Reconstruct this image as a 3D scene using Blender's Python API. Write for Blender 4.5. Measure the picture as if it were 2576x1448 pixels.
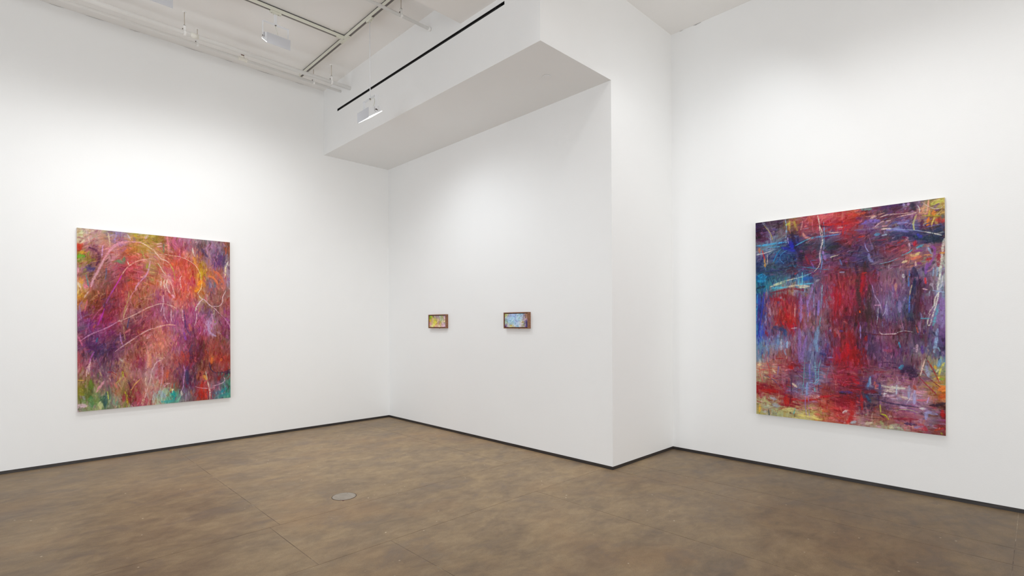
import bpy, math, random
import numpy as np
from mathutils import Vector, Matrix

for o in list(bpy.data.objects): bpy.data.objects.remove(o, do_unlink=True)
SC = bpy.context.scene
COL = SC.collection
R = math.radians

# ---------------------------------------------------------------- camera, world, lights, exposure
CAM_YAW, CAM_ROLL = 0.7943, -0.0046          # level camera with a vertical lens shift, as architectural photographs are taken
cd = bpy.data.cameras.new('camera'); cam = bpy.data.objects.new('camera', cd); COL.objects.link(cam)
fw = Vector((math.cos(CAM_YAW), math.sin(CAM_YAW), 0)); rt = Vector((math.sin(CAM_YAW), -math.cos(CAM_YAW), 0)); up = Vector((0, 0, 1))
rt, up = math.cos(CAM_ROLL) * rt + math.sin(CAM_ROLL) * up, math.cos(CAM_ROLL) * up - math.sin(CAM_ROLL) * rt
m = Matrix((rt, up, -fw)).transposed().to_4x4(); m.translation = (0, 0, 1.5)
cam.matrix_world = m
cd.sensor_width = 36.0; cd.lens = 36.0 * 1303.95 / 2576; cd.shift_y = (812.3 - 724) / 2576
cd.clip_start = 0.05; cd.clip_end = 60
SC.camera = cam

w = bpy.data.worlds.new('world'); SC.world = w; w.use_nodes = True
w.node_tree.nodes['Background'].inputs[0].default_value = (0.9, 0.95, 1, 1)
w.node_tree.nodes['Background'].inputs[1].default_value = 0.0

def lamp(name, kind, loc, aim, energy, color=(1, 1, 1), **kw):
    d = bpy.data.lights.new(name, kind); d.energy = energy; d.color = color
    for k, v in kw.items(): setattr(d, k, v)
    o = bpy.data.objects.new(name, d); COL.objects.link(o)
    o.location = loc
    o.rotation_euler = (Vector(aim) - Vector(loc)).to_track_quat('-Z', 'Y').to_euler()
    return o

WASH = dict(spot_size=R(128), spot_blend=1.0, shadow_soft_size=.05)
FAR = dict(spot_size=R(88), spot_blend=1.0, shadow_soft_size=.045)
NEUTRAL, COOL = (.975, .99, 1), (.90, .955, 1)
# wall washers of the same runs that hang outside the picture (those in view carry their own lamp)
lamp('wash_lamp', 'SPOT', (-.07, 5.757, 4.49), (-.07, 7.2, 0), 30, NEUTRAL, **WASH)
for y, p in ((2.2, 30), (1.05, 45), (-.1, 30)):
    lamp('wash_lamp', 'SPOT', (4.08, y, 4.49), (5.53, y, 0), p, NEUTRAL, **WASH)
lamp('wash_lamp', 'SPOT', (4.9, 1.5, 4.49), (4.9, 3.053, 2.2), 18, COOL, spot_size=R(138), spot_blend=1, shadow_soft_size=.05)
# spots of the middle tracks, farther from the walls
for x, p in ((1.65, 112), (.7, 38), (-.6, 46)):
    lamp("track_spot", "SPOT", (x, 4.35, 4.62), (x + .3, 7.337, 1.6), p, NEUTRAL, **FAR)
for y, p in ((2.4, 15), (1.0, 40), (-.5, 20)):
    lamp('track_spot', 'SPOT', (2.6, y, 4.7), (5.667, y, 1.7), p, NEUTRAL, **FAR)
lamp('track_spot', 'SPOT', (.95, 3.3, 4.4), (4.43, 4.3, 1.0), 85, COOL, spot_size=R(72), spot_blend=1, shadow_soft_size=.045)
# unseen fill panels added behind the camera to lift the ambient light
lamp('fill_light', 'AREA', (-5.95, 2, 1.3), (0, 2, 1.3), 246, (.84, .92, 1), shape='RECTANGLE', size=6, size_y=2.4)
lamp('fill_light', 'AREA', (1, -5.95, 1.3), (1, 0, 1.3), 246, (.965, .985, .99), shape='RECTANGLE', size=6, size_y=2.4)

SC.view_settings.view_transform = 'Standard'; SC.view_settings.look = 'None'
SC.view_settings.gamma = 1; SC.view_settings.use_curve_mapping = False
SC.view_settings.exposure = 0.04
SC.cycles.max_bounces = 10; SC.cycles.diffuse_bounces = 8; SC.cycles.sample_clamp_indirect = 6

L_SAMPLES = """17,17,bb9 66,12,ba9 116,8,b89 167,4,aa7 219,-1,879 272,-5,98a 326,-10,aa5 381,-15,995 437,-20,a86 16,66,cb9 66,62,b88 116,59,a87 167,55,b86 219,51,868 272,47,a79 326,42,b85 381,38,a85 437,34,a84 16,116,a43 65,113,857 116,109,967 167,106,b77 219,102,c98 272,98,b65 326,95,a73 381,91,a84 437,87,a85 16,165,792 65,163,973 115,160,744 166,157,b88 218,154,b78 271,150,965 325,147,b54 380,144,b76 436,141,b87 16,215,b78 65,213,546 115,210,a66 166,208,865 218,205,a56 271,202,a45 325,200,b55 380,197,a56 436,194,995 16,265,c87 65,263,654 115,261,965 166,258,755 218,256,956 271,254,855 325,252,a54 380,250,b68 436,247,975 16,314,cb9 65,313,b68 115,311,855 166,309,754 218,308,845 271,306,944 325,304,b53 380,303,a66 436,301,b75 484,12,882 542,7,a66 601,2,b68 662,-3,a78 724,-8,a78 787,-13,777 851,-18,888 917,-23,976 984,-29,855 484,65,a86 542,61,965 601,57,a57 662,53,a67 723,48,867 786,44,755 851,39,a79 916,35,878 983,30,854 484,119,b87 542,116,a64 601,112,b66 661,108,b66 723,104,b86 786,101,856 850,97,978 916,92,657 983,88,755 483,173,b75 541,170,b66 601,167,c64 661,164,b54 723,160,b64 786,157,a83 850,154,a78 916,150,636 983,147,a99 483,227,a65 541,225,b67 600,222,b66 661,219,c65 723,217,b65 786,214,b92 850,211,b75 915,208,a65 982,205,989 483,281,b74 541,279,dba 600,277,c67 661,275,c54 722,273,a46 785,270,c83 849,268,768 915,266,b65 982,264,989 483,335,957 541,333,b78 600,332,b66 660,330,c65 722,329,c64 785,327,c84 849,325,867 915,324,966 982,322,977 16,353,c93 65,351,a85 115,350,853 166,349,843 218,348,945 271,346,a55 325,345,a65 380,344,965 436,342,b75 15,402,c85 65,401,743 115,401,842 166,400,636 218,399,744 270,398,a45 324,397,a65 379,397,964 435,396,854 15,452,868 64,451,744 114,451,844 165,451,834 217,450,834 270,450,955 324,450,a77 379,449,966 435,449,945 15,501,957 64,501,636 114,501,936 165,502,824 217,502,835 270,502,b98 324,502,745 379,502,845 435,502,956 15,551,656 64,551,747 114,552,957 165,552,847 217,553,735 270,554,965 324,554,624 379,555,a44 435,556,a66 15,600,a56 64,601,535 114,602,636 165,603,845 217,604,636 270,606,745 324,607,735 379,608,965 435,609,b77 15,650,868 64,651,525 114,653,536 165,654,546 217,656,635 270,657,867 323,659,965 378,661,844 434,662,b88 483,353,957 541,352,b56 600,350,c76 660,349,c65 722,348,a66 785,346,b85 849,345,956 915,343,865 982,342,965 482,407,957 540,406,967 600,405,c87 660,404,b66 722,404,a46 785,403,a98 849,402,854 914,401,966 981,400,955 482,461,a68 540,460,856 599,460,a78 660,460,956 721,460,a68 784,459,857 848,459,757 914,459,865 981,459,957 482,514,b77 540,515,946 599,515,a68 659,515,a57 721,516,958 784,516,a56 848,516,b9b 914,517,967 981,517,957 482,568,b76 540,569,b77 599,570,a68 659,571,857 721,571,856 784,572,946 848,573,b8a 913,574,854 980,575,846 481,622,b65 539,623,c87 599,625,a67 659,626,846 721,627,745 783,629,944 848,630,955 913,632,854 980,633,866 481,676,c87 539,677,c87 598,679,967 659,681,857 720,683,645 783,685,634 847,687,954 913,690,844 980,692,855 15,688,955 64,690,534 114,692,546 165,694,534 217,696,635 269,698,966 323,700,854 378,702,a55 434,704,c97 14,737,945 64,740,b89 114,742,745 164,744,645 216,747,756 269,749,a86 323,752,a66 378,754,835 434,757,b88 14,787,966 63,790,a77 113,792,756 164,795,767 216,798,956 269,801,a86 323,804,a77 378,807,966 434,810,b99 14,836,a86 63,839,663 113,843,976 164,846,867 216,849,a66 269,853,a96 323,856,845 378,860,a66 434,863,ba9 14,886,872 63,889,563 113,893,ba8 164,897,566 216,901,b76 269,904,874 322,908,844 377,913,a66 433,917,b87 14,935,885 63,939,564 113,943,895 164,947,476 216,952,b99 268,956,663 322,961,934 377,965,a45 433,970,b98 14,984,b9a 63,989,685 113,993,bb8 164,998,565 215,1003,a88 268,1008,894 322,1013,99b 377,1018,a67 433,1023,b97 481,670,c76 539,672,b76 598,674,957 659,676,a56 720,678,745 783,680,634 847,682,944 913,684,954 980,686,845 481,724,b88 539,726,a77 598,729,955 658,731,b43 720,734,834 783,736,634 847,739,a64 913,742,a44 979,744,943 481,778,967 539,781,a66 598,784,966 658,787,746 720,790,645 783,793,854 847,796,633 912,799,955 979,803,944 481,831,b78 539,835,b65 598,838,745 658,842,747 720,845,534 782,849,a65 846,853,855 912,857,634 979,861,587 480,885,b76 538,889,a77 597,893,854 658,897,645 719,901,535 782,906,b44 846,910,a77 912,914,757 978,919,587 480,939,99a 538,943,9a8 597,948,6a8 657,952,879 719,957,766 782,962,a32 846,967,956 911,972,578 978,977,598 480,992,bb9 538,997,7aa 597,1002,698 657,1008,877 719,1013,766 782,1018,a43 846,1024,865 911,1030,587 978,1035,687"""
L_STROKES = """60 435 65,203 80,219 98,211
80 436 55,213 73,226 95,218
50 413 70,103 100,111 121,129 127,158 108,198
90 5a2 9,158 38,151
70 c92 14,134 48,131
80 b32 7,91 14,117
70 d93 18,272 28,298
30 588 50,254 58,288 65,321
80 d79 40,310 57,324
50 dcb 4,297 18,322
60 575 216,173 239,166 266,177 274,142
90 c63 293,98 294,120
70 a43 304,163 308,140
40 d99 350,114 367,123
25 c9c 146,86 143,118 140,150
40 cb9 177,14 185,51 187,80
40 98b 214,49 227,23 224,5
30 cbd 293,12 312,38
50 a92 339,11 350,20
50 cab 403,26 420,7
30 557 158,274 166,239 164,207
50 956 202,248 218,222 229,192
50 dab 77,316 90,279 103,254 115,234 130,204 151,164
50 d9a 151,164 174,128 206,91 240,69 285,57 339,50 375,52
40 dba 375,52 414,66 442,82 465,99
30 b3a 205,332 226,299 242,273 258,243
35 da9 258,243 285,206 317,180 353,160 397,148 442,138
40 c9b 336,328 352,300 380,268 408,239 422,210 431,176 434,155
40 993 414,198 417,174
30 aa5 378,92 392,122 400,144
20 ddc 293,166 301,185
50 d88 548,3 554,45 556,84 555,105
40 983 481,71 507,93 521,107
30 dab 478,53 510,45
30 dab 481,66 513,61
40 475 524,47 524,97
40 da9 455,83 472,103 495,130
20 dcb 464,98 492,125 512,139 539,146 562,163 580,191
30 a93 562,160 583,193 594,227 597,262
20 dba 495,112 542,109 586,114 631,116 677,130 714,146 742,164
25 edb 742,164 763,190 776,219 781,252 785,276 780,304 756,337
40 b44 661,128 707,149 741,175
30 edc 528,259 523,283 531,311
40 edc 550,255 541,282 547,313 564,339
25 ecb 562,258 576,289 591,331 600,357
30 dcc 507,265 504,296
40 ddc 983,126 969,158
45 eda 962,158 962,214
90 536 929,92 926,121
90 536 916,130 896,161
60 435 956,96 946,159
70 435 786,55 805,84 828,104
60 d74 834,225 866,232 889,251 905,278
60 c64 876,193 909,208 929,232 945,265
90 e92 779,258 763,294 741,324
70 b92 779,186 787,211 784,238
70 d94 729,116 740,150
60 768 840,261 849,296
50 467 879,265 882,293
40 ddc 720,57 726,83 736,107
50 a79 828,71 825,47 844,23
40 c53 970,34 966,79
40 842 994,26 990,83
30 a5a 556,231 571,223
50 b43 710,209 691,236 679,272
40 a46 713,236 722,276
30 dbb 646,233 633,244 636,276 642,311
20 dcb 483,164 503,187 518,212 538,232
60 743 65,370 72,399
25 a75 72,394 100,369 130,349
30 c67 42,452 50,418 57,389
40 dbb 65,343 50,361 40,378
30 97a 28,395 13,424 18,462 22,495
35 94a 213,322 192,353 176,380 166,405
30 a3a 153,437 140,476 124,508 114,532
40 447 150,410 148,430
30 c89 347,323 319,352 305,385
25 dba 295,421 278,453 265,491
25 b58 77,515 102,471 130,442 150,417
40 a85 300,335 295,385 276,436 265,481
35 c9b 22,610 64,585 94,571 140,554 186,535 230,511
30 dba 259,501 297,486 338,468 379,448 421,427 467,413
30 336 302,491 294,521 291,546
35 dbb 217,677 256,651 296,627 337,602 379,578 421,558 452,548
30 b8c 246,571 251,616 262,646
40 c77 390,624 406,647 417,684
50 dab 412,607 432,589
40 257 114,598 106,622
50 a64 357,557 362,575
40 b54 89,544 102,525
40 d79 3,588 15,610 27,639
60 414 71,648 89,665
30 dbb 233,506 257,506
30 a86 267,536 270,571 275,611
25 dba 454,416 482,407 517,402 549,409 579,416 605,429
35 eb9 453,552 488,542 528,531 569,527 599,532
20 dbc 520,351 517,404 502,451
25 cab 523,411 525,472 549,516
25 dbc 573,435 570,477 575,508
30 ddc 740,444 750,417 772,392
30 dbc 740,425 769,389 794,370 810,378 842,405 878,426 914,457
25 c9b 914,457 954,488 987,527 1001,561
30 ccb 794,370 772,359 760,335
20 dcc 846,407 888,414 921,407 941,381 940,356 965,313
50 634 794,392 816,427 826,471
40 757 842,432 835,471 816,487
30 436 657,434 666,495 669,536 687,571 705,593
40 925 712,423 700,455
60 b65 696,525 708,563
30 dcc 648,439 650,487 656,509
50 bac 832,509 832,545 848,581 887,601
30 bb9 875,435 878,451 868,465
20 7a2 884,507 884,518
20 dcc 750,455 746,496 733,536
40 524 724,563 733,604
50 532 799,627 796,701
40 a4a 964,488 988,504
50 84a 659,578 671,621
30 447 717,647 695,692
30 dab 470,542 511,532
40 dbb 64,744 54,773 49,809
30 dbb 74,716 66,766 61,800
30 a5a 94,676 76,704 64,737
90 572 73,834 76,878
80 474 75,921 80,975
70 244 151,925 155,986
50 355 161,904 164,963
25 cd5 169,899 173,929 175,942
80 cc9 126,954 128,991
50 d9a 149,842 128,867 106,897
45 bb2 274,907 285,943 292,986
70 823 271,924 266,961
25 dbb 462,764 442,799 434,844 416,895 399,945 394,965
30 dcb 406,827 400,855 411,884
90 dbc 7,961 48,969
30 823 172,791 198,793 224,812
60 d98 417,677 423,728 417,779
50 c86 431,703 434,780
60 882 9,902 34,906
60 874 14,850 36,851
30 da5 2,827 34,829
40 da6 312,900 336,869 364,845
30 ba6 216,861 250,831 264,811
40 992 258,791 264,819
50 cba 243,716 259,736
60 835 375,719 356,776
30 ecc 311,990 322,994
40 bbb 444,961 456,988
50 a45 355,939 363,975
40 424 293,843 312,895
45 c9a 510,780 514,814 509,853 500,891
30 dbb 504,741 481,743 458,767
90 db9 492,727 510,730
35 b8b 655,777 664,814 655,862 652,904 639,930
40 eed 824,883 832,911 838,939 843,965 841,996
25 cdb 811,822 819,850 824,883
60 b21 785,884 782,924 783,982
50 c43 807,926 814,987
30 dbc 945,863 955,881 942,897 905,908 859,916
15 dbc 735,910 776,921 823,927 859,927 875,920
40 324 836,763 850,808 879,832 919,834 959,830 996,816
60 324 959,844 996,830
90 199 582,931 587,974
120 9ab 495,925 521,953
100 9b9 529,906 538,938
50 399 506,985 594,985
40 bb4 559,930 571,909
30 eec 576,912 576,936
70 d94 798,846 814,869
40 edc 638,930 642,957
80 335 676,810 682,890
80 424 705,677 708,744
60 c43 655,723 640,691
60 d73 857,737 857,770
50 e83 929,745 926,759
60 c64 545,797 541,850
40 c54 577,883 574,899
90 289 931,957 958,934
60 388 911,984 978,972
50 b98 562,877 532,878
30 dab 521,895 547,879 559,877
80 822 905,878 919,851
60 745 873,834 892,866
30 eeb 585,913 582,921"""
R_SAMPLES = """28,-51,414 98,-43,657 166,-35,656 233,-27,766 297,-20,a77 360,-12,b66 422,-5,c67 481,2,b55 540,9,b76 27,8,324 97,15,545 166,22,545 232,29,974 297,36,a56 360,43,a44 421,49,a45 481,56,a34 540,62,b33 27,67,413 97,73,768 165,80,878 232,86,434 297,92,856 360,98,856 421,104,668 481,109,757 539,115,a34 26,125,778 97,131,79a 165,137,457 232,142,238 296,148,445 359,153,445 421,158,456 481,163,434 539,168,634 26,184,557 96,189,668 165,194,358 231,199,346 296,203,635 359,208,834 421,212,769 480,217,645 539,221,635 26,243,346 96,248,456 164,252,446 231,256,534 296,259,546 359,263,746 420,267,757 480,270,734 539,274,645 25,302,27a 96,306,356 164,309,467 231,312,58a 295,315,37a 359,318,457 420,321,845 480,324,934 538,327,944 575,-33,956 631,-26,768 686,-19,657 739,-12,546 791,-5,436 842,1,545 891,7,768 940,13,a95 987,20,cb7 575,20,b43 631,26,844 685,32,745 739,39,756 791,45,634 841,50,956 891,56,b88 940,62,a85 987,67,a85 575,72,945 631,78,769 685,84,769 739,89,976 791,95,669 841,100,66a 891,105,557 939,110,a43 987,115,546 574,125,745 630,130,845 685,135,656 738,140,546 790,145,346 841,149,546 891,154,347 939,158,345 987,163,234 574,177,546 630,182,657 685,186,534 738,190,945 790,195,945 841,199,a66 891,203,768 939,207,868 987,210,a66 574,230,447 630,234,446 685,237,657 738,241,756 790,245,757 841,248,c87 891,252,b75 939,255,857 987,258,bba 574,282,645 630,286,634 685,289,656 738,292,867 790,295,878 841,298,868 890,301,446 939,303,768 986,306,abb 25,341,256 95,343,5ab 164,346,8aa 230,349,b86 295,351,9ab 358,354,867 420,356,868 480,359,a34 538,361,945 25,400,45a 95,402,945 163,404,823 230,405,834 295,407,757 358,409,868 420,411,868 480,412,a23 538,414,a45 24,459,348 95,460,967 163,461,944 230,462,a44 295,463,967 358,464,868 419,465,867 479,466,923 538,467,834 24,518,459 94,518,867 163,519,a33 229,519,b22 294,519,967 358,519,855 419,520,867 479,520,834 538,520,634 23,577,45a 94,577,857 162,576,457 229,576,857 294,575,868 357,575,779 419,574,867 479,574,834 537,574,933 23,636,79b 93,635,89b 162,634,9ac 229,632,967 294,631,868 357,630,88b 419,629,768 479,628,746 537,627,a23 22,696,89a 93,693,a88 162,691,a66 228,689,956 293,687,768 357,685,779 418,684,647 478,682,a23 537,680,a22 574,326,945 630,328,912 684,331,857 738,333,967 790,336,978 841,338,656 890,341,525 939,343,867 986,345,bbb 573,378,946 630,380,723 684,382,757 738,384,868 790,386,968 841,388,657 890,390,423 939,391,878 986,393,9ac 573,431,824 629,432,545 684,434,757 737,435,879 790,436,768 840,438,457 890,439,623 939,440,868 986,441,879 573,484,723 629,484,422 684,485,656 737,486,769 789,486,768 840,487,356 890,488,634 939,488,979 986,489,87a 573,536,657 629,536,534 684,537,745 737,537,757 789,537,745 840,537,534 890,537,534 938,537,878 986,537,869 573,589,823 629,589,535 683,588,757 737,587,856 789,587,756 840,586,656 890,586,535 938,585,567 986,585,647 572,642,723 629,641,446 683,640,646 737,638,857 789,637,735 840,636,768 890,635,989 938,634,668 986,633,435 22,692,68a 93,690,967 162,688,955 228,686,956 293,684,768 357,682,679 418,681,547 478,679,a34 537,677,a22 22,752,c98 93,749,c87 161,746,b77 228,743,923 293,740,768 356,738,78a 418,735,867 478,733,845 537,730,824 22,811,aa8 92,807,a76 161,804,a78 228,800,756 293,797,867 356,793,78b 418,790,867 478,787,a45 536,784,a34 21,870,923 92,866,812 161,861,934 227,857,868 293,853,89b 356,849,a8a 418,845,944 478,841,845 536,837,746 21,930,ba8 92,924,bb9 160,919,a65 227,914,912 292,909,967 356,904,a44 417,900,b54 477,895,934 536,890,812 20,989,ba7 91,983,aa9 160,977,bb8 227,971,cc9 292,965,cb8 355,960,cb7 417,954,b76 477,949,b44 536,944,b56 20,1049,ba7 91,1042,aa8 160,1035,bb8 226,1028,b97 292,1022,cc8 355,1015,cb7 417,1009,b65 477,1003,b76 536,997,b32 572,704,a23 628,702,823 683,700,757 737,698,757 789,696,657 840,694,756 890,693,967 938,691,a96 986,689,79b 572,757,945 628,754,756 683,751,956 736,749,967 789,746,856 840,744,324 889,742,867 938,739,99a 986,737,aa6 572,810,912 628,806,657 683,803,647 736,800,b98 788,797,b9a 839,794,a67 889,791,856 938,788,a96 985,785,c84 571,863,922 628,859,446 683,855,545 736,851,a8a 788,847,a9b 839,844,bab 889,840,b9a 938,837,b87 985,833,b63 571,916,a34 627,911,545 682,906,855 736,902,645 788,898,856 839,893,869 889,889,b8a 938,885,867 985,881,533 571,969,ba9 627,963,a78 682,958,965 736,953,a65 788,948,956 839,943,a56 889,939,b89 938,934,89a 985,930,823 571,1022,bbb 627,1016,b99 682,1010,bb9 736,1004,bb9 788,999,9a9 839,993,b98 889,988,a45 938,983,867 985,978,843"""
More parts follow.
